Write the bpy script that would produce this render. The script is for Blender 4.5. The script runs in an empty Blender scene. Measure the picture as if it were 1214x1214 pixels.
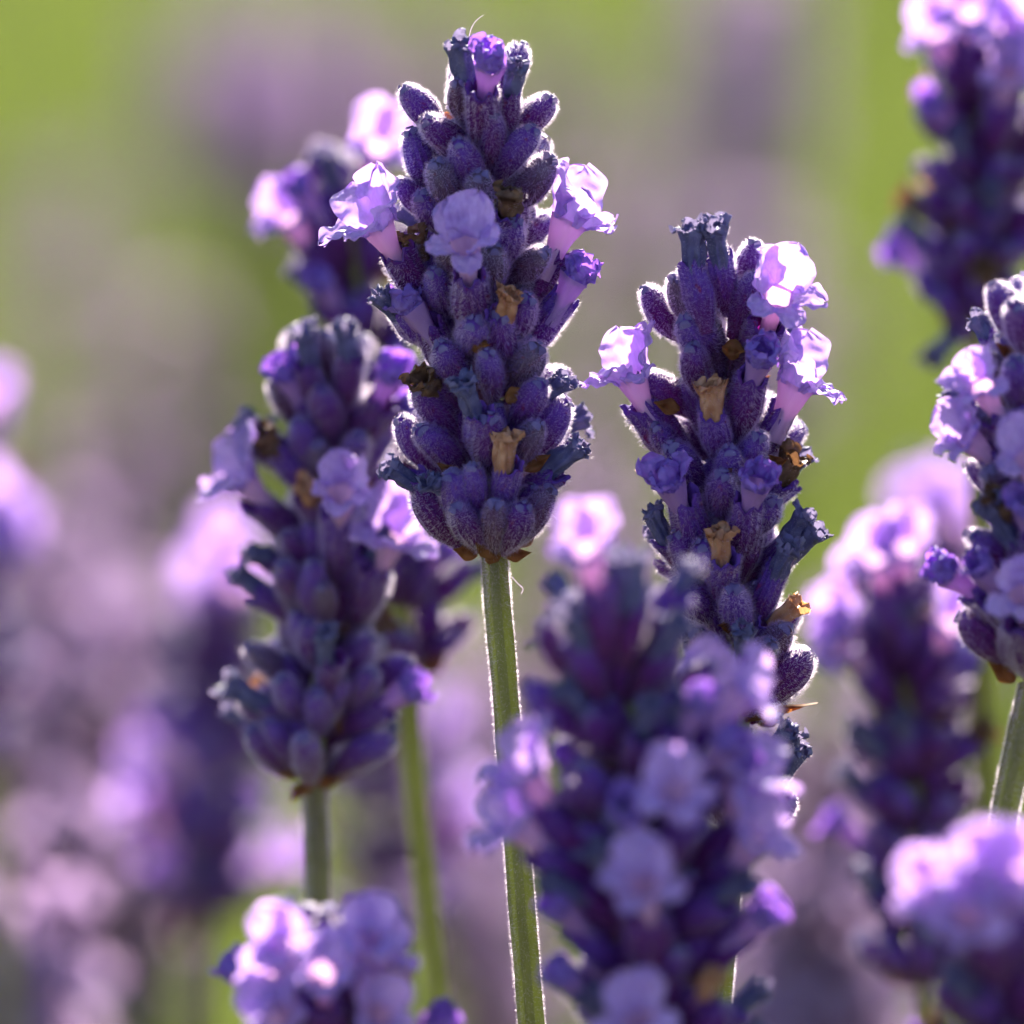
import bpy, math, random
from mathutils import Vector, Matrix, noise

# ------------------------------------------------------------------ camera, sky, sun, exposure
PITCH = math.radians(8.0)
FOCUS = 0.60                       # metres from the lens to the sharp spikes
TANH = 0.07                        # half field of view
FWD = Vector((0, math.cos(PITCH), -math.sin(PITCH)))
UP = Vector((0, math.sin(PITCH), math.cos(PITCH)))
RIGHT = Vector((1, 0, 0))
CAM = Vector((0, 0, 0.5)) - FWD * FOCUS
SUN_ELEV = math.radians(33)
SUN_AZ = math.radians(6)           # clockwise from +Y: the sun stands behind the flowers
EXPOSURE = 2.35

scene = bpy.context.scene
cam_d = bpy.data.cameras.new('camera')
cam_d.sensor_width = 36
cam_d.lens = 18 / TANH
cam_d.clip_start = 0.02
cam_d.clip_end = 400
cam_d.dof.use_dof = True
cam_d.dof.focus_distance = FOCUS - 0.003
cam_d.dof.aperture_fstop = (18 / TANH) / 17.5
cam = bpy.data.objects.new('camera', cam_d)
scene.collection.objects.link(cam)
cam.location = CAM
cam.rotation_euler = (math.pi / 2 - PITCH, 0, 0)
scene.camera = cam

world = bpy.data.worlds.new('World')
scene.world = world
world.use_nodes = True
wn = world.node_tree
wn.nodes.clear()
sky = wn.nodes.new('ShaderNodeTexSky')
sky.sky_type = 'NISHITA'
sky.sun_disc = False
sky.sun_elevation = SUN_ELEV
sky.sun_rotation = SUN_AZ
bg = wn.nodes.new('ShaderNodeBackground')
bg.inputs['Strength'].default_value = 0.05
wo = wn.nodes.new('ShaderNodeOutputWorld')
wn.links.new(sky.outputs[0], bg.inputs[0])
wn.links.new(bg.outputs[0], wo.inputs[0])

sun_d = bpy.data.lights.new('sun', 'SUN')
sun_d.energy = 5.0
sun_d.angle = math.radians(0.5)
sun_d.color = (1.0, 0.91, 0.76)
sun = bpy.data.objects.new('sun', sun_d)
scene.collection.objects.link(sun)
to_sun = Vector((math.sin(SUN_AZ) * math.cos(SUN_ELEV), math.cos(SUN_AZ) * math.cos(SUN_ELEV), math.sin(SUN_ELEV)))
sun.rotation_euler = to_sun.to_track_quat('Z', 'Y').to_euler()
sun.location = (0.5, 2, 2)

scene.view_settings.view_transform = 'Standard'
scene.view_settings.look = 'None'
scene.view_settings.exposure = EXPOSURE
scene.view_settings.gamma = 1
scene.view_settings.use_curve_mapping = False
scene.render.engine = 'CYCLES'
scene.cycles.use_denoising = True
scene.cycles.max_bounces = 5
scene.cycles.diffuse_bounces = 3
scene.cycles.glossy_bounces = 2
scene.cycles.transmission_bounces = 4
scene.cycles.adaptive_threshold = 0.03
scene.cycles.transparent_max_bounces = 8
scene.cycles.sample_clamp_indirect = 6

MM = 0.001
rnd = random.Random(11)
U = rnd.uniform
COL = scene.collection

# ------------------------------------------------------------------ pixels of the photograph to places
def at(px, py, d, dz=0.0):
    """the place seen at a pixel, d metres along the view axis (dz in mm behind that)"""
    k = d + dz * MM
    return CAM + k * (FWD + RIGHT * ((px - 607) / 607 * TANH) + UP * ((607 - py) / 607 * TANH))

def px_mm(d):
    return 607 / (TANH * d) * MM

# ------------------------------------------------------------------ materials
def material(name):
    m = bpy.data.materials.new(name)
    m.use_nodes = True
    nt = m.node_tree
    nt.nodes.clear()
    return m, nt, nt.nodes, nt.links

def node(ns, kind, **kw):
    n = ns.new(kind)
    for k, v in kw.items():
        if k.startswith('i_'):
            n.inputs[k[2:].replace('_', ' ')].default_value = v
        else:
            setattr(n, k, v)
    return n

def ramp(ns, stops):
    r = ns.new('ShaderNodeValToRGB')
    e = r.color_ramp.elements
    while len(e) < len(stops):
        e.new(0.5)
    for el, (p, c) in zip(e, stops):
        el.position = p
        el.color = (*c, 1)
    return r

def calyx_material(name, base, mid, tip, trans=0.12, sheen=0.35):
    m, nt, ns, ls = material(name)
    tc = ns.new('ShaderNodeTexCoord')
    sep = ns.new('ShaderNodeSeparateXYZ')
    ls.new(tc.outputs['Object'], sep.inputs[0])
    mul = node(ns, 'ShaderNodeMath', operation='MULTIPLY')
    mul.inputs[1].default_value = 1 / (6.2 * MM)
    ls.new(sep.outputs[2], mul.inputs[0])
    nz = node(ns, 'ShaderNodeTexNoise')
    nz.inputs['Scale'].default_value = 900
    nz.inputs['Detail'].default_value = 4
    ls.new(tc.outputs['Object'], nz.inputs['Vector'])
    info = ns.new('ShaderNodeObjectInfo')
    add = node(ns, 'ShaderNodeMath', operation='MULTIPLY_ADD')
    ls.new(nz.outputs[0], add.inputs[0])
    add.inputs[1].default_value = 0.7
    ls.new(mul.outputs[0], add.inputs[2])
    add2 = node(ns, 'ShaderNodeMath', operation='MULTIPLY_ADD')
    ls.new(info.outputs['Random'], add2.inputs[0])
    add2.inputs[1].default_value = 0.62
    ls.new(add.outputs[0], add2.inputs[2])
    sub = node(ns, 'ShaderNodeMath', operation='SUBTRACT')
    ls.new(add2.outputs[0], sub.inputs[0])
    sub.inputs[1].default_value = 0.68
    rp = ramp(ns, [(0.0, base), (0.55, mid), (1.0, tip)])
    ls.new(sub.outputs[0], rp.inputs[0])
    # fine brown and rosy flecks of the calyx skin
    nz2 = node(ns, 'ShaderNodeTexNoise')
    nz2.inputs['Scale'].default_value = 1700
    ls.new(tc.outputs['Object'], nz2.inputs['Vector'])
    fl = ramp(ns, [(0.62, (0, 0, 0)), (0.74, (1, 1, 1))])
    ls.new(nz2.outputs[0], fl.inputs[0])
    mx = node(ns, 'ShaderNodeMix', data_type='RGBA')
    ls.new(fl.outputs[0], mx.inputs[0])
    ls.new(rp.outputs[0], mx.inputs[6])
    mx.inputs[7].default_value = (base[0] * 1.9, base[1] * 1.2, base[2] * 1.0, 1)
    bsdf = node(ns, 'ShaderNodeBsdfPrincipled')
    ls.new(mx.outputs[2], bsdf.inputs['Base Color'])
    bsdf.inputs['Roughness'].default_value = 0.72
    bsdf.inputs['Specular IOR Level'].default_value = 0.25
    bsdf.inputs['Sheen Weight'].default_value = sheen
    bsdf.inputs['Sheen Tint'].default_value = (0.75, 0.7, 1.0, 1)
    bsdf.inputs['Sheen Roughness'].default_value = 0.45
    bp = node(ns, 'ShaderNodeBump')
    bp.inputs['Strength'].default_value = 0.6
    bp.inputs['Distance'].default_value = 0.12 * MM
    nz3 = node(ns, 'ShaderNodeTexNoise')
    nz3.inputs['Scale'].default_value = 4200
    ls.new(tc.outputs['Object'], nz3.inputs['Vector'])
    ls.new(nz3.outputs[0], bp.inputs['Height'])
    ls.new(bp.outputs[0], bsdf.inputs['Normal'])
    tr = ns.new('ShaderNodeBsdfTranslucent')
    tr.inputs[0].default_value = (min(1, base[0] * 5), base[1] * 3, min(1, base[2] * 4), 1)
    ms = ns.new('ShaderNodeMixShader')
    ms.inputs[0].default_value = trans
    ls.new(bsdf.outputs[0], ms.inputs[1])
    ls.new(tr.outputs[0], ms.inputs[2])
    out = ns.new('ShaderNodeOutputMaterial')
    ls.new(ms.outputs[0], out.inputs[0])
    return m

def leafy_material(name, c1, c2, trans=0.5, tcol=None, scale=700, rough=0.6, streak=False, spec=0.25, vary=0.0):
    """thin plant tissue: light from behind comes through"""
    m, nt, ns, ls = material(name)
    tc = ns.new('ShaderNodeTexCoord')
    nz = node(ns, 'ShaderNodeTexNoise')
    nz.inputs['Scale'].default_value = scale
    nz.inputs['Detail'].default_value = 4
    if streak:
        mp = ns.new('ShaderNodeMapping')
        mp.inputs['Scale'].default_value = (2.2, 2.2, 0.35)
        ls.new(tc.outputs['Object'], mp.inputs[0])
        ls.new(mp.outputs[0], nz.inputs['Vector'])
    else:
        ls.new(tc.outputs['Object'], nz.inputs['Vector'])
    rp = ramp(ns, [(0.32, c1), (0.68, c2)])
    ls.new(nz.outputs[0], rp.inputs[0])
    col = rp.outputs[0]
    if vary:
        info = ns.new('ShaderNodeObjectInfo')
        hsv = ns.new('ShaderNodeHueSaturation')
        mr = ns.new('ShaderNodeMapRange')
        mr.inputs['To Min'].default_value = 1 - vary
        mr.inputs['To Max'].default_value = 1 + vary
        ls.new(info.outputs['Random'], mr.inputs[0])
        ls.new(mr.outputs[0], hsv.inputs['Value'])
        ls.new(col, hsv.inputs['Color'])
        col = hsv.outputs[0]
    bsdf = node(ns, 'ShaderNodeBsdfPrincipled')
    ls.new(col, bsdf.inputs['Base Color'])
    bsdf.inputs['Roughness'].default_value = rough
    bsdf.inputs['Specular IOR Level'].default_value = spec
    bp = node(ns, 'ShaderNodeBump')
    bp.inputs['Strength'].default_value = 0.35
    bp.inputs['Distance'].default_value = 0.1 * MM
    ls.new(nz.outputs[0], bp.inputs['Height'])
    ls.new(bp.outputs[0], bsdf.inputs['Normal'])
    tr = ns.new('ShaderNodeBsdfTranslucent')
    if tcol is None:
        ls.new(col, tr.inputs[0])
    else:
        tr.inputs[0].default_value = (*tcol, 1)
    ms = ns.new('ShaderNodeMixShader')
    ms.inputs[0].default_value = trans
    ls.new(bsdf.outputs[0], ms.inputs[1])
    ls.new(tr.outputs[0], ms.inputs[2])
    out = ns.new('ShaderNodeOutputMaterial')
    ls.new(ms.outputs[0], out.inputs[0])
    return m

M = {}
M['calyx'] = calyx_material('calyx_purple', (0.070, 0.006, 0.085), (0.074, 0.009, 0.165), (0.095, 0.036, 0.330), trans=0.18, sheen=0.10)
M['calyx_aged'] = calyx_material('calyx_aged', (0.070, 0.018, 0.060), (0.080, 0.030, 0.110), (0.10, 0.075, 0.165), trans=0.15, sheen=0.15)
M['fuzz'] = leafy_material('pale_fuzz', (0.12, 0.04, 0.46), (0.20, 0.09, 0.60), trans=0.75, tcol=(0.96, 0.84, 1.0), spec=0.1)
M['tip'] = leafy_material('calyx_tip', (0.08, 0.06, 0.20), (0.17, 0.14, 0.33), trans=0.12, tcol=(0.5, 0.35, 0.6))
M['petal'] = leafy_material('petal_lilac', (0.30, 0.20, 0.62), (0.50, 0.38, 0.84), trans=0.46, tcol=(0.62, 0.38, 0.86), scale=1300, streak=True, rough=0.5, vary=0.12)
M['tube'] = leafy_material('corolla_tube', (0.50, 0.30, 0.62), (0.58, 0.38, 0.68), trans=0.45, tcol=(0.75, 0.42, 0.72), scale=700, streak=True)
M['violet_tube'] = leafy_material('violet_tube', (0.30, 0.17, 0.52), (0.40, 0.25, 0.60), trans=0.4, tcol=(0.6, 0.3, 0.75), scale=700, streak=True)
M['violet'] = leafy_material('corolla_violet', (0.15, 0.095, 0.44), (0.27, 0.19, 0.62), trans=0.38, tcol=(0.42, 0.16, 0.78), scale=600, streak=True)
M['slate'] = leafy_material('withered_slate', (0.045, 0.050, 0.165), (0.14, 0.14, 0.33), trans=0.25, tcol=(0.34, 0.28, 0.48), scale=900)
M['tan'] = leafy_material('withered_tan', (0.30, 0.13, 0.08), (0.60, 0.36, 0.26), trans=0.35, tcol=(0.62, 0.30, 0.12), scale=900)
M['brown'] = leafy_material('withered_brown', (0.045, 0.022, 0.020), (0.17, 0.10, 0.075), trans=0.2, tcol=(0.30, 0.14, 0.06), scale=900)
M['bract'] = leafy_material('bract_brown', (0.10, 0.035, 0.018), (0.34, 0.16, 0.07), trans=0.45, tcol=(0.50, 0.20, 0.06), scale=700)
M['stem'] = leafy_material('stem_green', (0.09, 0.075, 0.055), (0.17, 0.16, 0.075), trans=0.22, tcol=(0.42, 0.48, 0.08), scale=500, streak=True)
M['stem_edge'] = leafy_material('stem_edge', (0.12, 0.105, 0.05), (0.25, 0.24, 0.08), trans=0.30, tcol=(0.50, 0.58, 0.08), scale=500, streak=True)
M['rachis'] = leafy_material('rachis_green', (0.20, 0.25, 0.06), (0.28, 0.30, 0.09), trans=0.3, tcol=(0.5, 0.5, 0.1))
M['leaf'] = leafy_material('lavender_leaf', (0.085, 0.115, 0.050), (0.14, 0.17, 0.085), trans=0.4, tcol=(0.25, 0.34, 0.06), scale=40)
M['grass'] = leafy_material('grass_blade', (0.055, 0.065, 0.022), (0.175, 0.235, 0.040), trans=0.5, scale=11)
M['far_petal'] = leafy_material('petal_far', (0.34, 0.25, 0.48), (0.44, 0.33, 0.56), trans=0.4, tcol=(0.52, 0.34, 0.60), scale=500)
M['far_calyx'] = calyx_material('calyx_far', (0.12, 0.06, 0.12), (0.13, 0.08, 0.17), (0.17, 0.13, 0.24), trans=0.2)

def soil_material():
    m, nt, ns, ls = material('soil')
    tc = ns.new('ShaderNodeTexCoord')
    nz = node(ns, 'ShaderNodeTexNoise')
    nz.inputs['Scale'].default_value = 1.6
    nz.inputs['Detail'].default_value = 10
    ls.new(tc.outputs['Object'], nz.inputs['Vector'])
    rp = ramp(ns, [(0.3, (0.10, 0.085, 0.05)), (0.5, (0.14, 0.13, 0.06)), (0.7, (0.10, 0.13, 0.04))])
    ls.new(nz.outputs[0], rp.inputs[0])
    b = node(ns, 'ShaderNodeBsdfPrincipled')
    b.inputs['Roughness'].default_value = 0.95
    ls.new(rp.outputs[0], b.inputs['Base Color'])
    bp = node(ns, 'ShaderNodeBump')
    bp.inputs['Strength'].default_value = 0.7
    bp.inputs['Distance'].default_value = 0.02
    nz2 = node(ns, 'ShaderNodeTexNoise')
    nz2.inputs['Scale'].default_value = 40
    nz2.inputs['Detail'].default_value = 8
    ls.new(tc.outputs['Object'], nz2.inputs['Vector'])
    ls.new(nz2.outputs[0], bp.inputs['Height'])
    ls.new(bp.outputs[0], b.inputs['Normal'])
    o = ns.new('ShaderNodeOutputMaterial')
    ls.new(b.outputs[0], o.inputs[0])
    return m
M['soil'] = soil_material()

# ------------------------------------------------------------------ mesh helpers
class MB:
    """collects vertices and faces of one mesh"""
    def __init__(self):
        self.v, self.f, self.m, self.smooth = [], [], [], []
    def add(self, vs, fs, mat=0, smooth=True):
        o = len(self.v)
        self.v += [tuple(p) for p in vs]
        for f in fs:
            self.f.append(tuple(i + o for i in f))
            self.m.append(mat)
            self.smooth.append(smooth)
    def mesh(self, name, mats):
        me = bpy.data.meshes.new(name)
        me.from_pydata(self.v, [], self.f)
        for mt in mats:
            me.materials.append(M[mt])
        me.polygons.foreach_set('material_index', self.m)
        me.polygons.foreach_set('use_smooth', self.smooth)
        me.update()
        return me

WORLD = {}
def obj(name, me, parent=None, mw=None):
    o = bpy.data.objects.new(name, me)
    COL.objects.link(o)
    if parent is not None:
        o.parent = parent
    if mw is not None:
        o.matrix_local = (WORLD[parent.name].inverted() @ mw) if parent is not None else mw
        WORLD[o.name] = mw
    return o

def grid_faces(nu, nv, closed):
    fs = []
    for i in range(nu - 1):
        for j in range(nv if closed else nv - 1):
            k = (j + 1) % nv
            fs.append((i * nv + j, i * nv + k, (i + 1) * nv + k, (i + 1) * nv + j))
    return fs

def fuzz(mb, mat, surf, n, lo, hi, wid, r, droop=0.25):
    """short hairs: tapered three-sided slivers on a surface given as surf() -> (point, normal, along)"""
    for _ in range(n):
        p, nrm, al = surf()
        d = (nrm + al * r.uniform(-0.1, 0.6) + Vector((r.gauss(0, droop), r.gauss(0, droop), r.gauss(0, droop)))).normalized()
        L = r.uniform(lo, hi)
        s = d.cross(Vector((r.gauss(0, 1), r.gauss(0, 1), r.gauss(0, 1)))).normalized() * wid
        b = p - nrm * 0.03 * MM
        q = b + d * L * 0.55 + s * r.uniform(-2, 2)
        mb.add([b - s, b + s, q + s * 0.7, q - s * 0.7, b + d * L + s * r.uniform(-4, 4)], [(0, 1, 2, 3), (3, 2, 4)], mat, False)

# ---- calyx: a ribbed, downy, egg-shaped tube, 6.2 mm long, growing along +Z
CL = 6.2
def calyx_mesh(seed, hairs=4000, segs=52, rings=16, mat='calyx', opened=False):
    r = random.Random(seed)
    mb = MB()
    wmax = r.uniform(1.08, 1.32)
    bend = Vector((r.uniform(-0.45, 0.45), r.uniform(-0.45, 0.45), 0))
    off = Vector((seed * 3.7, 0, 0))
    top = r.uniform(-0.55, 0.25)
    peak = r.uniform(0.52, 0.66)
    def rad(t):
        if opened:
            return wmax * (0.42 + 0.58 * math.sin(min(1, t / 0.6) * math.pi / 2)) * (1 - 0.12 * max(0, t - 0.6) / 0.4)
        body = 0.40 + 0.60 * math.sin(min(1.0, t / peak) * math.pi / 2) ** 1.3
        if t > peak:
            x = (t - peak) / (1 - peak)
            body = math.sqrt(max(0, 1 - (x * 0.995) ** (2.2 + top)))
        return wmax * body
    def pt(t, a):
        R = rad(t)
        fade = min(1, t * 4) * (1 if opened else min(1, max(0, 1 - t) * 4))
        rib = 0.085 * math.cos(13 * a + 0.8 * math.sin(3 * a)) * fade
        lump = 0.20 * noise.noise(Vector((math.cos(a) * 0.9, math.sin(a) * 0.9, t * 2.4)) + off)
        R *= 1 + rib + lump
        zz = t * CL + (0.35 * math.cos(5 * a) * max(0, t - 0.8) / 0.2 if opened else 0)
        b = bend * (t * t) * 1.4
        return Vector((R * math.cos(a) + b.x, R * math.sin(a) + b.y, zz)) * MM
    vs = []
    for i in range(rings):
        t = i / (rings - 1)
        t = 1 - (1 - t) ** 1.35
        vs += [pt(t, 2 * math.pi * j / segs) for j in range(segs)]
    fs = grid_faces(rings, segs, True)
    if not opened:
        vs.append(Vector((bend.x * 1.4, bend.y * 1.4, CL + 0.02)) * MM)
        nb = (rings - 1) * segs
        fs = fs + [(nb + j, nb + (j + 1) % segs, rings * segs) for j in range(segs)]
    mb.add(vs, fs)
    if opened:                                   # inner wall of the open mouth
        vi = [Vector((v.x * 0.86, v.y * 0.86, v.z)) for v in vs[-segs:]] + [Vector((v.x * 0.7, v.y * 0.7, v.z - 1.6 * MM)) for v in vs[-segs:]]
        mb.add(list(vs[-segs:]) + vi, grid_faces(3, segs, True))
    else:                                        # the little folded lid on the tip
        a0 = r.uniform(0, 6.28)
        for k in range(3):
            a = a0 + k * 2.1
            w = r.uniform(0.35, 0.6) * MM
            c = pt(0.96, a)
            t_ = Vector((-math.sin(a), math.cos(a), 0))
            n_ = Vector((math.cos(a), math.sin(a), 0))
            zt = Vector((0, 0, 1))
            lift = r.uniform(0.15, 0.4) * MM
            g = []
            for i in range(4):
                u = i / 3
                for j in range(4):
                    v = (j / 3 * 2 - 1) * (1 - 0.75 * u * u)
                    g.append(c + t_ * v * w + n_ * (0.1 - u * 0.55) * MM + zt * (lift * math.sin(u * 2.2) + 0.12 * MM))
            mb.add(g, grid_faces(4, 4, False), 2)
    if hairs:
        def surf():
            t = r.random() ** 0.8 * 0.97
            a = r.uniform(0, 2 * math.pi)
            p = pt(t, a)
            dz = (rad(min(1, t + 0.02)) - rad(max(0, t - 0.02))) / (0.04 * CL)
            return p, Vector((math.cos(a), math.sin(a), -dz)).normalized(), Vector((0, 0, 1))
        fuzz(mb, 1, surf, hairs, 0.16 * MM, 0.54 * MM, 0.011 * MM if hairs > 600 else 0.022 * MM, r)
    return mb.mesh('calyx', [mat, 'fuzz', 'tip'])

CALYX = [calyx_mesh(100 + i) for i in range(9)]
CALYX_AGED = [calyx_mesh(120 + i, mat='calyx_aged') for i in range(3)]
CALYX_OPEN = [calyx_mesh(140 + i, mat='calyx', opened=True) for i in range(4)]
CALYX_FAR = [calyx_mesh(160 + i, hairs=900, segs=20, rings=9) for i in range(4)]
CALYX_FAR_OPEN = [calyx_mesh(170 + i, hairs=900, segs=20, rings=9, opened=True) for i in range(3)]

# ---- corolla tube (along +Z, 4.6 mm) and its petals
TL = 4.6
def tube_mesh(seed, mat='tube'):
    r = random.Random(seed)
    mb = MB()
    segs, rings = 16, 9
    off = Vector((seed * 1.9, 2, 0))
    vs = []
    for i in range(rings):
        t = i / (rings - 1)
        R = 0.66 + 0.16 * t + 1.05 * max(0, t - 0.42) ** 1.4
        for j in range(segs):
            a = 2 * math.pi * j / segs
            k = 1 + 0.10 * math.cos(5 * a) * t + 0.2 * noise.noise(Vector((math.cos(a), math.sin(a), t * 2)) + off)
            vs.append(Vector((R * k * math.cos(a), R * k * math.sin(a) + 0.25 * t * t, t * TL)) * MM)
    mb.add(vs, grid_faces(rings, segs, True))
    def surf():
        t, a = r.uniform(0, 0.95), r.uniform(0, 6.283)
        R = 0.66 + 0.16 * t + 1.05 * max(0, t - 0.42) ** 1.4
        return Vector((R * math.cos(a), R * math.sin(a), t * TL)) * MM, Vector((math.cos(a), math.sin(a), 0)), Vector((0, 0, 1))
    fuzz(mb, 1, surf, 60, 0.08 * MM, 0.2 * MM, 0.008 * MM, r)
    return mb.mesh('corolla_tube', [mat, 'fuzz'])

def petal_mesh(seed, length, width, a0, a1, mat='petal', crinkle=0.22, cup=0.25):
    """a lobe that leaves the tube mouth, growing along +Z and bending towards +Y"""
    r = random.Random(seed)
    mb = MB()
    nu, nv = 23, 19
    off = Vector((seed * 2.3, seed * 0.7, 5))
    vs = []
    y = z = 0.0
    tilt = r.uniform(-0.12, 0.12)
    for i in range(nu):
        u = i / (nu - 1)
        ang = a0 + (a1 - a0) * u
        if i:
            y += math.sin(ang) * length / (nu - 1)
            z += math.cos(ang) * length / (nu - 1)
        if u < 0.55:
            w = width * (0.62 + 0.38 * math.sin(u / 0.55 * math.pi / 2))
        else:
            w = width * math.sqrt(max(0.012, 1 - ((u - 0.55) / 0.452) ** 2.3))
        for j in range(nv):
            v = j / (nv - 1) * 2 - 1
            nrm = Vector((0, math.cos(ang), -math.sin(ang)))
            edge = abs(v) ** 2
            q = Vector((v * w / 2 * (1 + 0.05 * noise.noise(Vector((u * 5, v * 2, 1)) + off)), y, z))
            h = crinkle * (noise.noise(Vector((v * 1.6, u * 2.2, 0)) + off) * 1.2
                           + (0.4 + edge) * noise.noise(Vector((v * 3.6, u * 5.0, 7)) + off))
            h += 0.11 * noise.noise(Vector((v * 7, u * 8, 3)) + off) * (0.3 + edge)
            h += -cup * edge * (1 - 0.4 * u) + 0.10 * math.cos(v * 9) * u * (1 - u)
            q += nrm * h * min(1, u * 5)
            q.x += tilt * u * length * 0.3
            q += Vector((0, math.sin(ang), math.cos(ang))) * 0.16 * length * noise.noise(Vector((v * 2.4, 9, 9)) + off) * u * u
            vs.append(q * MM)
    mb.add(vs, grid_faces(nu, nv, False))
    return mb.mesh('petal', [mat])

D = math.radians
TUBES = [tube_mesh(200 + i) for i in range(3)]
UPPER = [petal_mesh(220 + i, U(3.5, 4.3), U(3.6, 4.3), D(U(0, 14)), D(U(40, 80)), cup=0.6, crinkle=0.46) for i in range(10)]
LOWER = [petal_mesh(240 + i, U(2.4, 3.3), U(2.3, 3.0), D(U(15, 40)), D(U(70, 120)), cup=0.35, crinkle=0.4) for i in range(12)]
VTUBES = [tube_mesh(260 + i, 'violet_tube') for i in range(2)]
VPETAL = [petal_mesh(270 + i, U(2.4, 3.2), U(2.4, 3.2), D(U(0, 15)), D(U(-25, 60)), 'violet', 0.5, 0.6) for i in range(10)]

# ---- withered corollas (along +Z): a shrunken crumpled tube with curled rags at its end
def withered_mesh(seed, mat, L=3.9, fat=1.0):
    r = random.Random(seed)
    mb = MB()
    segs, rings = 30, 18
    off = Vector((seed * 1.3, 0, 3))
    bend = Vector((r.uniform(-0.5, 0.5), r.uniform(-0.5, 0.5), 0))
    def centre(t):
        return Vector((bend.x * t * t, bend.y * t * t, t * L))
    for inner in (1.0, 0.8):
        vs = []
        for i in range(rings):
            t = i / (rings - 1)
            R = fat * (0.72 + 0.12 * math.sin(t * 3) + 0.40 * max(0, t - 0.72) / 0.28) * inner
            for j in range(segs):
                a = 2 * math.pi * j / segs
                n1 = noise.noise(Vector((math.cos(a) * 1.4, math.sin(a) * 1.4, t * 1.3)) + off)
                n2 = noise.noise(Vector((math.cos(a) * 3.2, math.sin(a) * 3.2, t * 2.6)) + off)
                k = 1 + 0.55 * n1 + 0.26 * n2 + 0.12 * math.cos(7 * a + seed + 2 * t)
                c = centre(t)
                vs.append(Vector((c.x + R * k * math.cos(a), c.y + R * k * math.sin(a), c.z + (0.6 * n1 + 0.5 * n2) * t)) * MM)
        mb.add(vs, grid_faces(rings, segs, True))
    n = r.choice((4, 5, 5))
    a0 = r.uniform(0, 6.28)
    for k in range(n):
        a = a0 + k * 6.283 / n + r.uniform(-0.2, 0.2)
        e = Vector((math.cos(a), math.sin(a), 0))
        t_ = Vector((-math.sin(a), math.cos(a), 0))
        ln, wd = r.uniform(0.7, 1.3) * fat, r.uniform(1.2, 1.8) * fat
        an, da = r.uniform(-0.5, 0.8), r.uniform(-0.9, 0.9)
        p = centre(1) + e * 0.95 * fat - Vector((0, 0, 0.25))
        vs = []
        nu, nv = 9, 7
        for i in range(nu):
            u = i / (nu - 1)
            g = an + da * 2.0 * u
            if i:
                p = p + (e * math.sin(g) + Vector((0, 0, math.cos(g)))) * ln / (nu - 1)
            w = wd * math.sqrt(max(0.02, 1 - u ** 2.2))
            for j in range(nv):
                v = j / (nv - 1) * 2 - 1
                h = 0.7 * noise.noise(Vector((v * 1.6, u * 3, k * 3.1)) + off) + 0.3 * noise.noise(Vector((v * 4, u * 5, k * 3.1)) + off) + 0.35 * v * v
                vs.append((p + t_ * v * w / 2 + (e * math.cos(g) - Vector((0, 0, math.sin(g)))) * h * -1) * MM)
        mb.add(vs, grid_faces(nu, nv, False))
    def surf():
        t, a = r.uniform(0.1, 1.05), r.uniform(0, 6.283)
        c = centre(t)
        R = fat * (0.85 + 0.4 * max(0, t - 0.72) / 0.28)
        return Vector((c.x + R * math.cos(a), c.y + R * math.sin(a), c.z)) * MM, Vector((math.cos(a), math.sin(a), 0)), Vector((0, 0, 1))
    fuzz(mb, 1, surf, 420, 0.1 * MM, 0.3 * MM, 0.010 * MM, r)
    return mb.mesh('withered_corolla', [mat, 'fuzz'])

WITHERED = {
    'slate': [withered_mesh(300 + i, 'slate') for i in range(6)],
    'tan': [withered_mesh(320 + i, 'tan', 2.8 + 0.2 * (i % 4), 0.85 + 0.06 * (i % 5)) for i in range(9)],
    'brown': [withered_mesh(340 + i, 'brown', 3.0, 1.3) for i in range(3)],
}

# ---- bracts: papery pointed scales under each whorl
def bract_mesh(seed, L=4.6, W=3.6, curl=0.9):
    r = random.Random(seed)
    mb = MB()
    nu, nv = 12, 9
    off = Vector((seed, 4, 1))
    for side in (0, 1):
        vs = []
        y = z = 0
        for i in range(nu):
            u = i / (nu - 1)
            g = -0.3 + curl * u
            if i:
                y += math.sin(g) * L / (nu - 1)
                z += math.cos(g) * L / (nu - 1)
            w = W * (math.sin(min(1, (u + 0.12) / 0.5) * math.pi / 2) if u < 0.38 else (1 - ((u - 0.38) / 0.625) ** 0.9))
            for j in range(nv):
                v = j / (nv - 1) * 2 - 1
                h = -0.55 * v * v * (1 - u * 0.5) + 0.5 * noise.noise(Vector((v * 2, u * 3, 0)) + off) + 0.3 * noise.noise(Vector((v * 5, u * 6, 4)) + off) - side * 0.06
                vs.append(Vector((v * w / 2, y + h * math.cos(g), z - h * math.sin(g))) * MM)
        f = grid_faces(nu, nv, False)
        mb.add(vs, f if side else [tuple(reversed(q)) for q in f])
    return mb.mesh('bract', ['bract'])
BRACTS = [bract_mesh(400 + i, U(3.2, 4.4), U(2.0, 2.8), U(0.1, 0.7)) for i in range(5)]
NARROW = [bract_mesh(420 + i, 6.2, 0.9, 0.5) for i in range(2)]

# ------------------------------------------------------------------ placing parts
def frame(base, tip, hint):
    """matrix at base with +Z to tip and +Y as near to hint as possible"""
    z = (tip - base).normalized()
    y = hint - z * hint.dot(z)
    if y.length < 1e-6:
        y = UP - z * UP.dot(z)
    y.normalize()
    x = y.cross(z)
    m = Matrix((x, y, z)).transposed().to_4x4()
    m.translation = base
    return m

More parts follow.
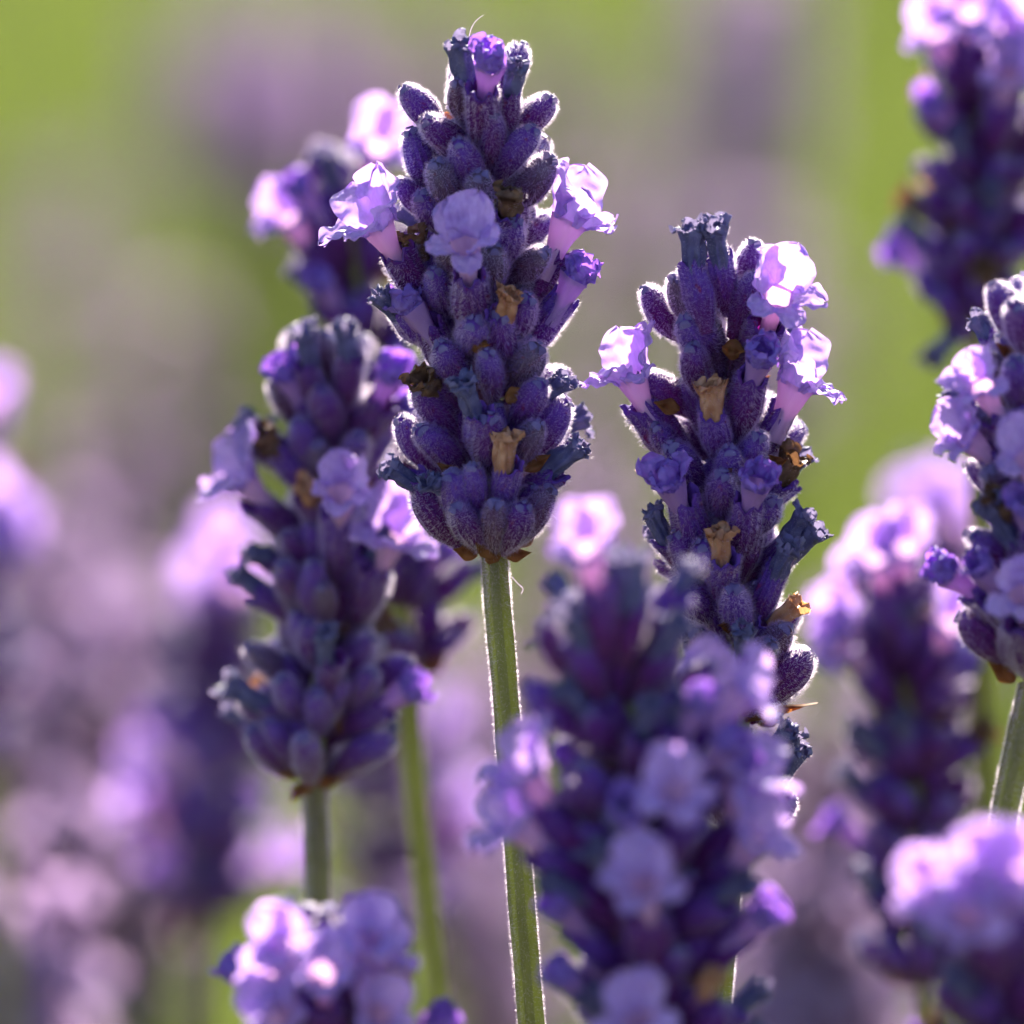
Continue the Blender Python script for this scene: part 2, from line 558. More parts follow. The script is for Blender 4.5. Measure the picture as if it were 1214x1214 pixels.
def stem_object(name, pts, radius, parent, mat='stem', hairs=0, seed=0, squash=0.16):
    """square, finely grooved stalk through world points"""
    r = random.Random(seed)
    P = []
    n = len(pts)
    for i in range(n - 1):                      # Catmull-Rom through the points, eased
        p0, p1, p2, p3 = pts[max(0, i - 1)], pts[i], pts[i + 1], pts[min(n - 1, i + 2)]
        ln = (p2 - p1).length
        t1, t2 = (p2 - p0).normalized() * ln, (p3 - p1).normalized() * ln
        for k in range(6):
            t = k / 6
            P.append(p1 * (2 * t ** 3 - 3 * t * t + 1) + t1 * (t ** 3 - 2 * t * t + t) + p2 * (3 * t * t - 2 * t ** 3) + t2 * (t ** 3 - t * t))
    P.append(pts[-1])
    mb = MB()
    segs = 16
    vs, frames = [], []
    for i, p in enumerate(P):
        d = (P[min(i + 1, len(P) - 1)] - P[max(i - 1, 0)]).normalized()
        x = (RIGHT - d * RIGHT.dot(d)).normalized()
        y = d.cross(x)
        frames.append((p, d, x, y))
        for j in range(segs):
            a = 2 * math.pi * j / segs + math.pi / 4
            k = radius * (1 + squash * math.cos(4 * (a - 0.35)) + 0.10 * noise.noise(Vector((math.cos(a), math.sin(a), i * 0.35 + seed))))
            vs.append(p + x * math.cos(a) * k + y * math.sin(a) * k)
    base = pts[0]
    inv = base
    mb.add([v - inv for v in vs], grid_faces(len(P), segs, True))
    for q in range(len(mb.f)):
        if mat == 'stem' and (q % segs) % 4 in (3, 0):
            mb.m[q] = 2
    if hairs:
        top = [k for k in range(len(frames) - 1) if frames[k][0].z > 0.40]
        def surf():
            i = r.choice(top)
            t, a = r.random(), r.uniform(0, 6.283)
            p, d, x, y = frames[i]
            q = p.lerp(frames[i + 1][0], t)
            nn = x * math.cos(a) + y * math.sin(a)
            k = radius * (1 + squash * math.cos(4 * (a - 0.35)))
            return q + nn * k - inv, nn, d
        fuzz(mb, 1, surf, hairs, 0.06 * MM, 0.32 * MM, 0.010 * MM, r)
    me = mb.mesh(name, [mat, 'fuzz', 'stem_edge'])
    return obj(name, me, parent, Matrix.Translation(base))

class Stalk:
    """one lavender stalk: a thing with stem, rachis, calyces, florets, bracts"""
    def __init__(self, label, axis, stem, d, seed, R=6.6, group=None, near=True, lean=None):
        self.d, self.axis, self.R, self.near = d, axis, R, near
        self.r = random.Random(seed)
        self.k = px_mm(d)
        self.tips = []
        foot_from = at(*stem[-1], d)
        foot = Vector((foot_from.x + self.r.uniform(-0.03, 0.03) + (lean or 0), foot_from.y + self.r.uniform(0.0, 0.05), 0.0))
        self.root = bpy.data.objects.new('lavender_stalk', None)
        COL.objects.link(self.root)
        self.root.location = foot
        self.root.empty_display_size = 0.01
        WORLD[self.root.name] = Matrix.Translation(foot)
        self.root['label'] = label
        self.root['category'] = 'lavender'
        if group:
            self.root['group'] = group
        P = [at(x, y, d) for x, y in stem]
        mid = P[-1].lerp(foot, 0.5)
        mid.x = P[-1].x + (foot.x - P[-1].x) * 0.35
        stem_object('stem', P + [mid, foot], 1.02 * MM, self.root, hairs=30000 if near else 4000, seed=seed)
        A = [at(x, y, d) for x, y in axis]
        stem_object('rachis', A + [P[0]], 0.8 * MM, self.root, mat='rachis', seed=seed)
    def axis_at(self, y):
        ax = self.axis
        if y <= ax[0][1]:
            return ax[0][0]
        for (x0, y0), (x1, y1) in zip(ax, ax[1:]):
            if y <= y1:
                return x0 + (x1 - x0) * (y - y0) / (y1 - y0)
        return ax[-1][0]
    def world(self, x, y, dz):
        return at(x, y, self.d, dz)
    # -- parts given by two points (pixel x, pixel y, mm behind the axis plane)
    def calyx(self, base, tip, opened=False, aged=False):
        b, t = self.world(*base), self.world(*tip)
        L = (t - b).length
        if self.near:
            me = self.r.choice(CALYX_OPEN if opened else (CALYX_AGED if aged or self.r.random() < 0.22 else CALYX))
        else:
            me = self.r.choice(CALYX_FAR_OPEN if opened else CALYX_FAR)
        m = frame(b, t, UP)
        s = L / (CL * MM)
        w = min(1.15, max(0.85, s)) * self.r.uniform(0.88, 1.14)
        m = m @ Matrix.Rotation(self.r.uniform(0, 6.28), 4, 'Z') @ Matrix.Diagonal((w, w, s, 1))
        return obj('calyx', me, self.root, m)
    def floret(self, base, tip, violet=False, size=1.0):
        b, t = self.world(*base), self.world(*tip)
        L = (t - b).length
        s = size
        r = self.r
        m = frame(b, t, UP + FWD * 0.3) @ Matrix.Rotation(r.uniform(-0.3, 0.3), 4, 'Z')
        tube = obj('floret', r.choice(VTUBES if violet else TUBES), self.root, m @ Matrix.Diagonal((s ** 0.5, s ** 0.5, L / (TL * MM), 1)))
        mouth = m @ Matrix.Translation((0, 0.2 * MM * s, L - 0.35 * MM))
        if violet:
            spots = [(a, VPETAL, 0.8) for a in (90, 150, 215, 270, 330, 30)]
        else:
            spots = [(58, UPPER, 1), (122, UPPER, 1), (205, LOWER, 1), (270, LOWER, 1), (335, LOWER, 1)]
        for a, pool, f in spots:
            a = D(a + r.uniform(-9, 9))
            mm = mouth @ Matrix.Rotation(a - math.pi / 2, 4, 'Z') @ Matrix.Translation((0, (1.0 if not violet else 0.9) * MM * s ** 0.5, 0)) @ Matrix.Rotation(r.uniform(-0.2, 0.12), 4, 'X')
            k = s * f * r.uniform(0.9, 1.1)
            obj('petal', r.choice(pool), tube, mm @ Matrix.Diagonal((k, k, k, 1)))
    def withered(self, base, tip, kind):
        b, t = self.world(*base), self.world(*tip)
        L = (t - b).length
        m = frame(b, t, UP) @ Matrix.Rotation(self.r.uniform(0, 6.28), 4, 'Z')
        s = L / (4.6 * MM)
        w = min(1.05, max(0.85, s))
        return obj('withered_corolla', self.r.choice(WITHERED[kind]), self.root, m @ Matrix.Diagonal((w, w, s, 1)))
    def bract(self, x, y, dz, dx, dy, back=False, narrow=False, size=1.0):
        """papery scale at a pixel, its point leading off in image direction (dx, dy)"""
        b = self.world(x, y, dz)
        tip = b + (RIGHT * dx - UP * dy) * MM + FWD * (1 if back else -1) * 1.2 * MM
        m = frame(b, tip, (FWD if back else -FWD) + RIGHT * dx * 0.15)
        obj('bract', self.r.choice(NARROW if narrow else BRACTS), self.root, m @ Matrix.Diagonal((size, size, size, 1)))
    # -- a flower read off the photograph
    def key(self, kind, tx, ty, bx, by, cx=None, cy=None, size=1.0, aged=False, depth=None):
        k = self.k
        xo = (tx - self.axis_at(ty)) / k
        R = max(self.R, abs(xo) + 0.3)
        rim = -math.sqrt(max(0, R * R - xo * xo)) if depth is None else depth
        l = math.hypot(tx - bx, ty - by) / k
        if kind == 'bud':
            need = 6.5
            dz = math.sqrt(max(0, need * need - l * l)) if l < need else 0
            self.calyx((bx, by, min(rim + dz, 0.8)), (tx, ty, rim), aged=aged)
            self.tips.append((tx, ty))
            return
        need = {'open': 5.8 if abs(xo) < 3.5 else TL, 'half': 3.9, 'slate': 4.2, 'tan': 3.8, 'brown': 3.4}[kind]
        dz = math.sqrt(max(0, need * need - l * l)) if l < need else 0
        if abs(xo) > self.R * 0.9:
            dz *= 0.5
        if kind == 'open' or kind == 'half':
            tipz = rim * 0.92 - dz
        else:
            tipz = rim - 0.2 - dz * 0.4
            dz *= 0.6
        basez = tipz + dz
        if cx is None:                          # its calyx runs on from the corolla towards the axis
            ux, uy = bx - tx, by - ty
            n = math.hypot(ux, uy) or 1
            ux, uy = ux / n, uy / n
            ax = self.axis_at(by)
            cx = bx + ux * 40 + (ax - bx) * 0.35
            cy = by + max(uy, 0.35) * 62
        lc = math.hypot(cx - bx, cy - by) / k
        dzc = math.sqrt(max(0, 5.6 ** 2 - lc * lc)) if lc < 5.6 else 0
        cz = min(basez + dzc, 0.8)
        # corolla starts a little inside the mouth of its calyx
        ib = (bx + (cx - bx) * 0.16, by + (cy - by) * 0.16, basez + (cz - basez) * 0.16)
        g = 0.42 if kind in ('open', 'half') else 0.0
        self.calyx((cx, cy, cz), (bx + (tx - bx) * g, by + (ty - by) * g, basez + (tipz - basez) * g), opened=True)
        self.tips.append((bx, by))
        if kind in ('open', 'half'):
            self.floret(ib, (tx, ty, tipz), violet=(kind == 'half'), size=size)
        else:
            self.withered(ib, (tx, ty, tipz), kind)
    # -- the rest of the whorls
    def whorls(self, n, per=9, back_only=False, mix=None, tilt=(46, 60), clear=26, flowers=0.1, dead=0.08):
        r, k = self.r, self.k
        y0, y1 = self.axis[0][1], self.axis[-1][1]
        for w in range(n):
            f = w / (n - 1) if n > 1 else 0.5
            yb = y0 + (y1 - y0) * (0.10 + 0.90 * f)
            xb = self.axis_at(yb)
            m = per if f > 0.02 else max(5, per - 3)
            a0 = r.uniform(0, 6.28)
            for ring in (0, 1):
                cnt = m if ring == 0 else m // 2
                for q in range(cnt):
                    a = a0 + (q + 0.5 * ring) * 2 * math.pi / cnt + r.uniform(-0.22, 0.22)
                    depth = math.cos(a)
                    if back_only and depth < 0.08 and ring == 0:
                        continue
                    if back_only and w == 0 and q % 2:
                        continue
                    th = D(r.uniform(*tilt)) if ring == 0 else D(r.uniform(16, 32))
                    th *= 0.5 + 0.5 * min(1, f * 3)
                    L = r.uniform(5.4, 6.5)
                    rb = 1.1
                    rt = rb + L * math.sin(th) * self.R / 6.6
                    up = L * math.cos(th)
                    jy = r.uniform(-0.8, 0.8)
                    base = (xb + rb * math.sin(a) * k, yb - jy * k, rb * depth)
                    tip = (xb + rt * math.sin(a) * k, yb - (up + jy) * k, rt * depth)
                    if depth < 0.3 and not (back_only and ring) and any(math.hypot(tip[0] - x, tip[1] - y) < clear * k / 14.45 for x, y in self.tips):
                        continue
                    u = r.random() if ring == 0 else 1
                    if (w == 0 and (u < flowers + 0.08 or u > flowers + 0.26)) or (w == 1 and flowers + 0.26 < u < flowers + 0.34):
                        u = 1
                    if back_only and u < flowers + 0.07:
                        u = 1
                    if u < flowers:
                        kind = 'open'
                    elif u < flowers + 0.08:
                        kind = 'half'
                    elif u < flowers + 0.26:
                        kind = 'slate'
                    elif u < flowers + 0.26 + dead:
                        kind = r.choice(('tan', 'brown'))
                    else:
                        kind = 'bud'
                    if kind == 'bud':
                        self.calyx(base, tip)
                        continue
                    self.calyx(base, tip, opened=True)
                    ln = {'open': 4.4, 'half': 3.4}.get(kind, 3.6)
                    dv = [(tip[i] - base[i]) / (L * k if i < 2 else L) for i in range(3)]
                    cb = tuple(tip[i] - dv[i] * (0.9 * k if i < 2 else 0.9) for i in range(3))
                    ct = tuple(cb[i] + dv[i] * (ln * k if i < 2 else ln) for i in range(3))
                    if kind in ('open', 'half'):
                        self.floret(cb, ct, violet=kind == 'half')
                    else:
                        self.withered(cb, ct, kind)
            for s in (-1, 1):
                if r.random() < 0.8:
                    self.bract(xb + s * 1.6 * k, yb + 0.6 * k, -0.8 if not back_only else 1.0, s * 2.2, -1.5, back=back_only, size=0.8)

# ------------------------------------------------------------------ the ground
def sheet(name, x0, x1, y0, y1, z, mat, n=60):
    mb = MB()
    vs = []
    for i in range(n + 1):
        for j in range(n + 1):
            x, y = x0 + (x1 - x0) * i / n, y0 + (y1 - y0) * j / n
            vs.append((x, y, z + 0.02 * noise.noise(Vector((x * 0.9, y * 0.9, 0))) - 0.012))
    mb.add(vs, grid_faces(n + 1, n + 1, False))
    o = obj(name, mb.mesh(name, [mat]))
    o['kind'] = 'structure'
    o['label'] = 'brown and green soil of the lavender field'
    return o
sheet('ground', -60, 60, -20, 100, 0.0, 'soil', 120)

# ------------------------------------------------------------------ the two sharp spikes
GA = 'lavender spikes standing in and near the plane of focus'
a = Stalk('sharp tall lavender spike with pale frilly flower facing out at its middle', [(573, 92), (576, 200), (580, 400), (586, 640)],
          [(586, 655), (590, 720), (602, 860), (616, 1040), (630, 1214), (640, 1330)], FOCUS, 21, R=6.9)
for e in [
    ('slate', 543, 46, 551, 92, 556, 150), ('half', 580, 76, 574, 116, 571, 176), ('bud', 544, 94, 553, 150), ('slate', 612, 74, 608, 104, 598, 168),
    ('bud', 647, 110, 606, 172), ('bud', 479, 105, 528, 160), ('bud', 510, 140, 556, 190), ('bud', 482, 160, 514, 236), ('bud', 516, 190, 545, 258),
    ('bud', 561, 212, 565, 262), ('brown', 608, 212, 602, 246, 594, 300), ('bud', 654, 194, 606, 250), ('bud', 469, 220, 520, 258), ('bud', 494, 236, 534, 276),
    ('brown', 482, 266, 494, 300, 530, 350), ('open', 446, 268, 474, 320, 520, 370, 1.2), ('open', 678, 262, 648, 322, 612, 374, 1.25), ('open', 551, 290, 557, 346, 562, 400),
    ('bud', 648, 297, 600, 338), ('bud', 603, 258, 592, 316), ('tan', 613, 334, 598, 374, 590, 425), ('half', 684, 330, 658, 376, 612, 428),
    ('slate', 440, 344, 468, 372, 520, 412), ('half', 486, 366, 518, 408, 550, 458), ('bud', 508, 322, 534, 372), ('bud', 556, 372, 562, 424),
    ('bud', 582, 418, 585, 476), ('slate', 548, 444, 562, 486, 570, 540), ('bud', 600, 384, 592, 430), ('bud', 645, 408, 604, 462), ('slate', 674, 444, 646, 466, 602, 506),
    ('bud', 676, 477, 618, 548), ('slate', 692, 520, 654, 556, 604, 602), ('bud', 468, 504, 520, 562), ('bud', 504, 508, 552, 560), ('tan', 600, 508, 597, 552, 594, 606),
    ('slate', 458, 549, 486, 570, 540, 620), ('slate', 506, 558, 530, 580, 564, 634), ('bud', 490, 578, 550, 648), ('bud', 587, 598, 584, 656), ('bud', 654, 584, 604, 650),
    ('bud', 500, 464, 540, 520), ('brown', 494, 434, 508, 458, 548, 500), ('bud', 524, 412, 552, 466), ('bud', 640, 450, 606, 512), ('bud', 548, 596, 572, 652), ('bud', 626, 600, 594, 654),
    ('bud', 630, 356, 596, 410), ('bud', 640, 500, 600, 562), ('bud', 545, 170, 566, 232), ('bud', 622, 150, 592, 214), ('bud', 590, 140, 580, 200), ('bud', 584, 296, 580, 356), ('bud', 526, 288, 548, 346), ('bud', 556, 556, 568, 622), ('bud', 574, 500, 578, 562), ('bud', 530, 560, 560, 624)]:
    a.key(*e)
for e in [(592, 194, -3.5, 1.4, -1.6), (548, 570, -3.8, -1.6, -1.0), (622, 558, -3.5, 1.8, -1.0), (600, 476, -4.6, 2.5, -1.0), (552, 405, -5.2, 1.2, 0.2),
          (578, 668, -2.2, 2.4, -2.2), (566, 658, -2.0, -2.6, -0.6), (600, 660, -1.6, 2.8, -0.4), (586, 662, -2.8, -1.5, -1.2)]:
    a.bract(*e, size=0.62 if e[1] > 640 else 0.7)
a.whorls(7, 10, back_only=True, flowers=0.06)
def strand(stalk, pts):
    """a loose silky hair: a fine three-sided thread"""
    W = [at(x, y, stalk.d, z) for x, y, z in pts]
    stem_object('strand', W, 0.022 * MM, stalk.root, mat='fuzz', squash=0)
strand(a, [(556, 44, -2), (559, 33, -2.2), (565, 24, -2), (573, 18, -1.5)])
strand(a, [(650, 606, -1), (662, 616, -1.5), (672, 622, -1.2)])
strand(a, [(607, 684, 0), (614, 692, -0.4), (620, 698, -0.5), (618, 704, -0.4)])

dd = Stalk('sharp lavender spike with two pale flowers spread wide below its tip', [(846, 330), (856, 450), (862, 600), (876, 850)],
           [(876, 862), (872, 930), (862, 1060), (850, 1214), (846, 1330)], FOCUS + 0.001, 33, R=6.6)
for e in [
    ('slate', 817, 262, 820, 312, 838, 396), ('slate', 842, 262, 853, 306, 864, 372), ('bud', 903, 290, 880, 356), ('bud', 899, 320, 868, 400),
    ('open', 924, 352, 912, 392, 880, 440), ('slate', 944, 366, 916, 402, 884, 446), ('bud', 757, 349, 812, 404), ('bud', 800, 330, 818, 386), ('bud', 814, 376, 846, 424),
    ('open', 746, 446, 772, 504, 816, 552, 1.18), ('bud', 766, 440, 822, 492), ('bud', 812, 410, 836, 474), ('tan', 836, 444, 846, 492, 854, 546), ('half', 902, 426, 888, 462, 868, 522),
    ('bud', 908, 402, 872, 448), ('open', 948, 456, 922, 514, 882, 562, 1.38), ('bud', 895, 520, 876, 570), ('bud', 772, 505, 820, 560), ('bud', 796, 533, 836, 584), ('bud', 866, 535, 866, 590),
    ('brown', 952, 526, 926, 564, 884, 606), ('half', 793, 574, 810, 612, 838, 668), ('half', 896, 574, 886, 612, 870, 668), ('tan', 853, 614, 852, 660, 858, 714),
    ('slate', 762, 606, 788, 640, 832, 682), ('slate', 958, 604, 936, 636, 892, 690), ('slate', 974, 626, 942, 654, 896, 700), ('slate', 934, 640, 924, 676, 890, 742),
    ('tan', 954, 706, 920, 736, 886, 776), ('bud', 806, 690, 848, 740), ('bud', 880, 698, 874, 758), ('slate', 882, 738, 882, 768, 878, 830), ('bud', 957, 770, 890, 842),
    ('bud', 908, 756, 880, 810), ('bud', 820, 745, 858, 800), ('bud', 838, 775, 866, 838), ('bud', 836, 640, 856, 700), ('bud', 918, 590, 880, 640), ('bud', 800, 640, 846, 700), ('bud', 935, 742, 888, 800), ('bud', 850, 560, 858, 616)]:
    dd.key(*e)
for e in [(856, 412, -4.0, 1.2, 0.2), (806, 486, -3.2, -1.5, -0.4), (900, 556, -2.8, 1.8, -0.6), (872, 858, -2.2, -2.4, -1.2), (866, 862, -2.4, -0.8, -2.2), (848, 566, -4.2, 0.6, -0.3), (884, 745, -3.4, -1.6, -0.2)]:
    dd.bract(*e, size=0.72)
dd.bract(884, 856, -1.2, 4.6, -1.2, narrow=True)
dd.whorls(7, 10, back_only=True, flowers=0.05)
# its separate lowest whorl
for e in [('slate', 948, 862, 905, 894, 876, 930), ('slate', 954, 888, 926, 924, 880, 962), ('bud', 921, 924, 878, 966), ('bud', 940, 950, 882, 988), ('slate', 810, 880, 836, 918, 866, 960), ('bud', 822, 930, 864, 978)]:
    dd.key(*e)

# ------------------------------------------------------------------ neighbours a little out of focus
b = Stalk('slightly blurred lavender spike beside the tall sharp one, two withered tubes crowning it', [(388, 425), (394, 600), (384, 760), (372, 915)],
          [(372, 928), (375, 1010), (377, 1110), (380, 1330)], 0.628, 45, R=6.6)
for e in [
    ('slate', 358, 384, 367, 428, 378, 494), ('slate', 410, 380, 414, 422, 408, 490), ('bud', 320, 453, 366, 510), ('bud', 290, 492, 352, 556), ('bud', 391, 460, 393, 530), ('half', 462, 446, 446, 484, 412, 540),
    ('half', 480, 490, 454, 520, 414, 570), ('open', 286, 570, 322, 604, 368, 650, 1.15), ('open', 404, 585, 402, 628, 398, 684), ('open', 464, 640, 450, 690, 420, 740, 1.2), ('slate', 288, 652, 322, 656, 366, 700),
    ('slate', 378, 750, 388, 780, 388, 836), ('slate', 262, 810, 312, 832, 360, 870), ('bud', 484, 782, 424, 822), ('half', 484, 820, 440, 842, 396, 876), ('bud', 360, 880, 368, 926), ('bud', 294, 872, 352, 920),
    ('bud', 458, 866, 394, 918), ('bud', 446, 793, 412, 844), ('bud', 330, 664, 362, 730), ('bud', 362, 670, 374, 740), ('bud', 350, 500, 376, 560), ('bud', 430, 510, 410, 570), ('bud', 300, 760, 350, 816), ('bud', 330, 800, 362, 860)]:
    b.key(*e)
for e in [(426, 520, -4, 1.5, -1.0), (372, 930, -2, -2.6, 0.6), (376, 930, -2, 2.4, -0.4), (362, 928, -2, -2.0, 2.2)]:
    b.bract(*e, size=0.6)
b.whorls(9, 9, flowers=0.0)

c = Stalk('leaning blurred lavender spike partly hidden behind the tall sharp spike', [(402, 190), (430, 340), (462, 560), (482, 790)],
          [(484, 810), (492, 930), (508, 1080), (524, 1214), (534, 1330)], 0.657, 57, near=False, R=6.4)
for e in [('open', 340, 262, 372, 300, 412, 340), ('half', 356, 226, 384, 262, 412, 310), ('open', 448, 176, 436, 220, 424, 280), ('slate', 384, 176, 394, 214, 408, 270), ('half', 380, 340, 400, 370, 430, 410)]:
    c.key(*e)
c.whorls(8, 9, flowers=0.03)

e_ = Stalk('blurred lavender spike with many open flowers, overlapping the spike with wide flowers', [(722, 730), (748, 900), (768, 1060), (786, 1300)],
           [(788, 1320), (792, 1400), (794, 1500)], 0.560, 68, near=False, R=7.2)
for e in [('open', 696, 650, 708, 716, 716, 790), ('slate', 757, 650, 752, 716, 740, 790), ('slate', 670, 716, 690, 760, 712, 830), ('slate', 805, 730, 785, 770, 750, 830), ('bud', 640, 740, 690, 820),
          ('bud', 622, 810, 700, 880), ('half', 826, 838, 806, 884, 770, 940), ('open', 800, 940, 806, 984, 784, 1040), ('open', 884, 930, 866, 1000, 810, 1060), ('open', 896, 1000, 860, 1034, 812, 1090),
          ('open', 764, 1050, 770, 1104, 776, 1160), ('open', 622, 920, 656, 974, 716, 1030), ('open', 612, 980, 660, 1020, 720, 1070), ('half', 904, 1090, 866, 1120, 816, 1160), ('tan', 856, 1150, 832, 1180, 806, 1220),
          ('bud', 840, 780, 780, 850), ('bud', 690, 900, 730, 970), ('slate', 700, 1000, 724, 1040, 760, 1100), ('bud', 860, 1190, 810, 1260), ('half', 664, 1080, 700, 1110, 750, 1160), ('bud', 660, 1140, 730, 1210), ('slate', 690, 1180, 716, 1210, 756, 1260)]:
    e_.key(*e, size=1.12 if e[1] > 850 or e[1] < 640 else 0.95)
e_.whorls(9, 12, flowers=0.02, dead=0.0, tilt=(48, 66))

f_ = Stalk('blurred spike tip with bluish lilac flowers under the bare stem', [(392, 1140), (394, 1250), (396, 1420)],
           [(396, 1430), (398, 1500), (398, 1560)], 0.566, 71, near=False)
for e in [('open', 336, 1108, 356, 1150, 384, 1210), ('open', 318, 1150, 350, 1180, 384, 1240), ('open', 436, 1100, 420, 1150, 402, 1210), ('open', 452, 1120, 430, 1170, 404, 1220), ('open', 382, 1140, 386, 1180, 392, 1240), ('tan', 486, 1122, 460, 1150, 414, 1200), ('open', 450, 1190, 424, 1220, 402, 1270), ('open', 330, 1196, 356, 1224, 388, 1280)]:
    f_.key(e[0], e[1], e[2] + 14, e[3], e[4] + 14, e[5], e[6] + 14, size=0.84)
f_.whorls(5, 9, flowers=0.0)

h = Stalk('blurred dark lavender spike crowned by large pale flowers beside the leafy green gap', [(1166, 40), (1166, 200), (1160, 380)],
          [(1160, 396), (1164, 600), (1170, 900), (1176, 1330)], 0.666, 82, near=False)
for e in [('open', 1108, 44, 1128, 84, 1156, 130), ('open', 1150, 14, 1158, 60, 1164, 120), ('open', 1196, 34, 1184, 84, 1172, 140), ('open', 1196, 90, 1186, 130, 1172, 190), ('half', 1106, 130, 1130, 150, 1158, 190), ('slate', 1096, 430, 1126, 400, 1156, 390), ('open', 1214, 60, 1200, 100, 1180, 150)]:
    h.key(*e)
h.whorls(7, 9, flowers=0.0)

i_ = Stalk('lavender spike with drooping lilac flowers, in front of the crowned dark one', [(1236, 380), (1232, 560), (1226, 800)],
           [(1224, 812), (1206, 890), (1188, 990), (1180, 1214), (1178, 1330)], 0.588, 93, R=6.4)
for e in [('bud', 1196, 362, 1222, 430), ('open', 1150, 458, 1178, 508, 1212, 550), ('open', 1134, 520, 1176, 556, 1214, 600), ('open', 1208, 544, 1214, 590, 1218, 650), ('half', 1206, 604, 1210, 640, 1216, 700),
          ('open', 1200, 706, 1206, 740, 1212, 800), ('half', 1150, 676, 1180, 714, 1210, 760), ('bud', 1160, 556, 1206, 606), ('slate', 1162, 590, 1186, 640, 1212, 690), ('bud', 1182, 430, 1212, 490), ('bud', 1176, 740, 1206, 800), ('brown', 1174, 574, 1190, 606, 1214, 650)]:
    i_.key(e[0], *[q + (12 if k % 2 == 0 else 0) for k, q in enumerate(e[1:])], size=0.85)
i_.whorls(7, 9, flowers=0.0)

j = Stalk('blurred lavender spike with rosy flowers at its tip and bright rims', [(1062, 690), (1080, 860), (1094, 1010), (1098, 1160)],
          [(1099, 1176), (1102, 1214), (1106, 1330)], 0.668, 104, near=False)
for e in [('open', 1036, 664, 1052, 710, 1064, 770), ('open', 1076, 650, 1074, 700, 1070, 760), ('open', 996, 740, 1030, 774, 1060, 820), ('open', 1130, 742, 1106, 780, 1084, 830), ('open', 1000, 770, 1034, 800, 1066, 850), ('slate', 1010, 860, 1044, 890, 1076, 930)]:
    j.key(*e)
j.whorls(8, 9, flowers=0.02, dead=0.02)

k_ = Stalk('blurred pale flowering spike tip low in front of the rosy tipped one', [(1196, 1120), (1200, 1260), (1204, 1430)],
           [(1204, 1440), (1206, 1500), (1206, 1560)], 0.542, 115, near=False)
for e in [('open', 1112, 1062, 1146, 1094, 1180, 1150), ('open', 1166, 1046, 1178, 1090, 1190, 1160), ('open', 1206, 1040, 1204, 1086, 1200, 1150), ('open', 1150, 1086, 1172, 1116, 1190, 1170), ('slate', 1120, 1150, 1150, 1176, 1186, 1216)]:
    k_.key(*e)
k_.whorls(5, 9, flowers=0.05)

l_ = Stalk('strongly blurred pinkish lavender spike peeking between drooping and rosy ones', [(1108, 600), (1120, 720), (1130, 840)],
           [(1131, 850), (1136, 1000), (1140, 1330)], 0.80, 126, near=False)
for e in [('open', 1080, 600, 1094, 630, 1108, 670), ('open', 1120, 590, 1116, 626, 1112, 670), ('open', 1140, 620, 1126, 650, 1116, 690)]:
    l_.key(*e)
l_.whorls(5, 8, flowers=0.15)

m_ = Stalk('strongly blurred lavender spike with bright pink flowers beside the grass gap', [(-62, 440), (-48, 640), (-36, 900)],
           [(-7, 914), (4, 1100), (10, 1330)], 0.79, 137, near=False)
for e in [('open', -16, 478, -28, 510, -46, 560), ('open', 2, 618, -16, 650, -36, 700), ('open', 14, 636, -10, 664, -34, 710), ('open', -8, 650, -18, 680, -34, 730), ('open', -20, 590, -28, 620, -40, 670)]:
    m_.key(*e)
m_.whorls(7, 8, flowers=0.02)

n_ = Stalk('strongly blurred lavender spike with bright flowers behind the one crowned by withered tubes', [(268, 650), (262, 800), (250, 1080)],
           [(249, 1094), (248, 1200), (246, 1330)], 0.80, 148, near=False)
for e in [('open', 262, 640, 264, 680, 266, 730), ('open', 284, 690, 276, 720, 268, 760), ('open', 246, 700, 254, 730, 264, 770), ('open', 180, 940, 210, 960, 244, 990), ('open', 164, 966, 206, 986, 244, 1010), ('half', 236, 880, 244, 910, 252, 950), ('tan', 206, 1110, 226, 1096, 246, 1090), ('open', 334, 1024, 306, 1044, 264, 1070)]:
    n_.key(*e)
n_.whorls(8, 8, flowers=0.04)

o_ = Stalk('strongly blurred dark lavender spike with one side flower, behind two pale stems', [(446, 860), (452, 960), (452, 1110)],
           [(452, 1124), (454, 1200), (456, 1330)], 0.84, 159, near=False)
for e in [('open', 548, 950, 520, 980, 466, 1010), ('open', 560, 984, 524, 1004, 468, 1030), ('open', 520, 860, 494, 890, 456, 930)]:
    o_.key(*e)
o_.whorls(4, 8, flowers=0.0)

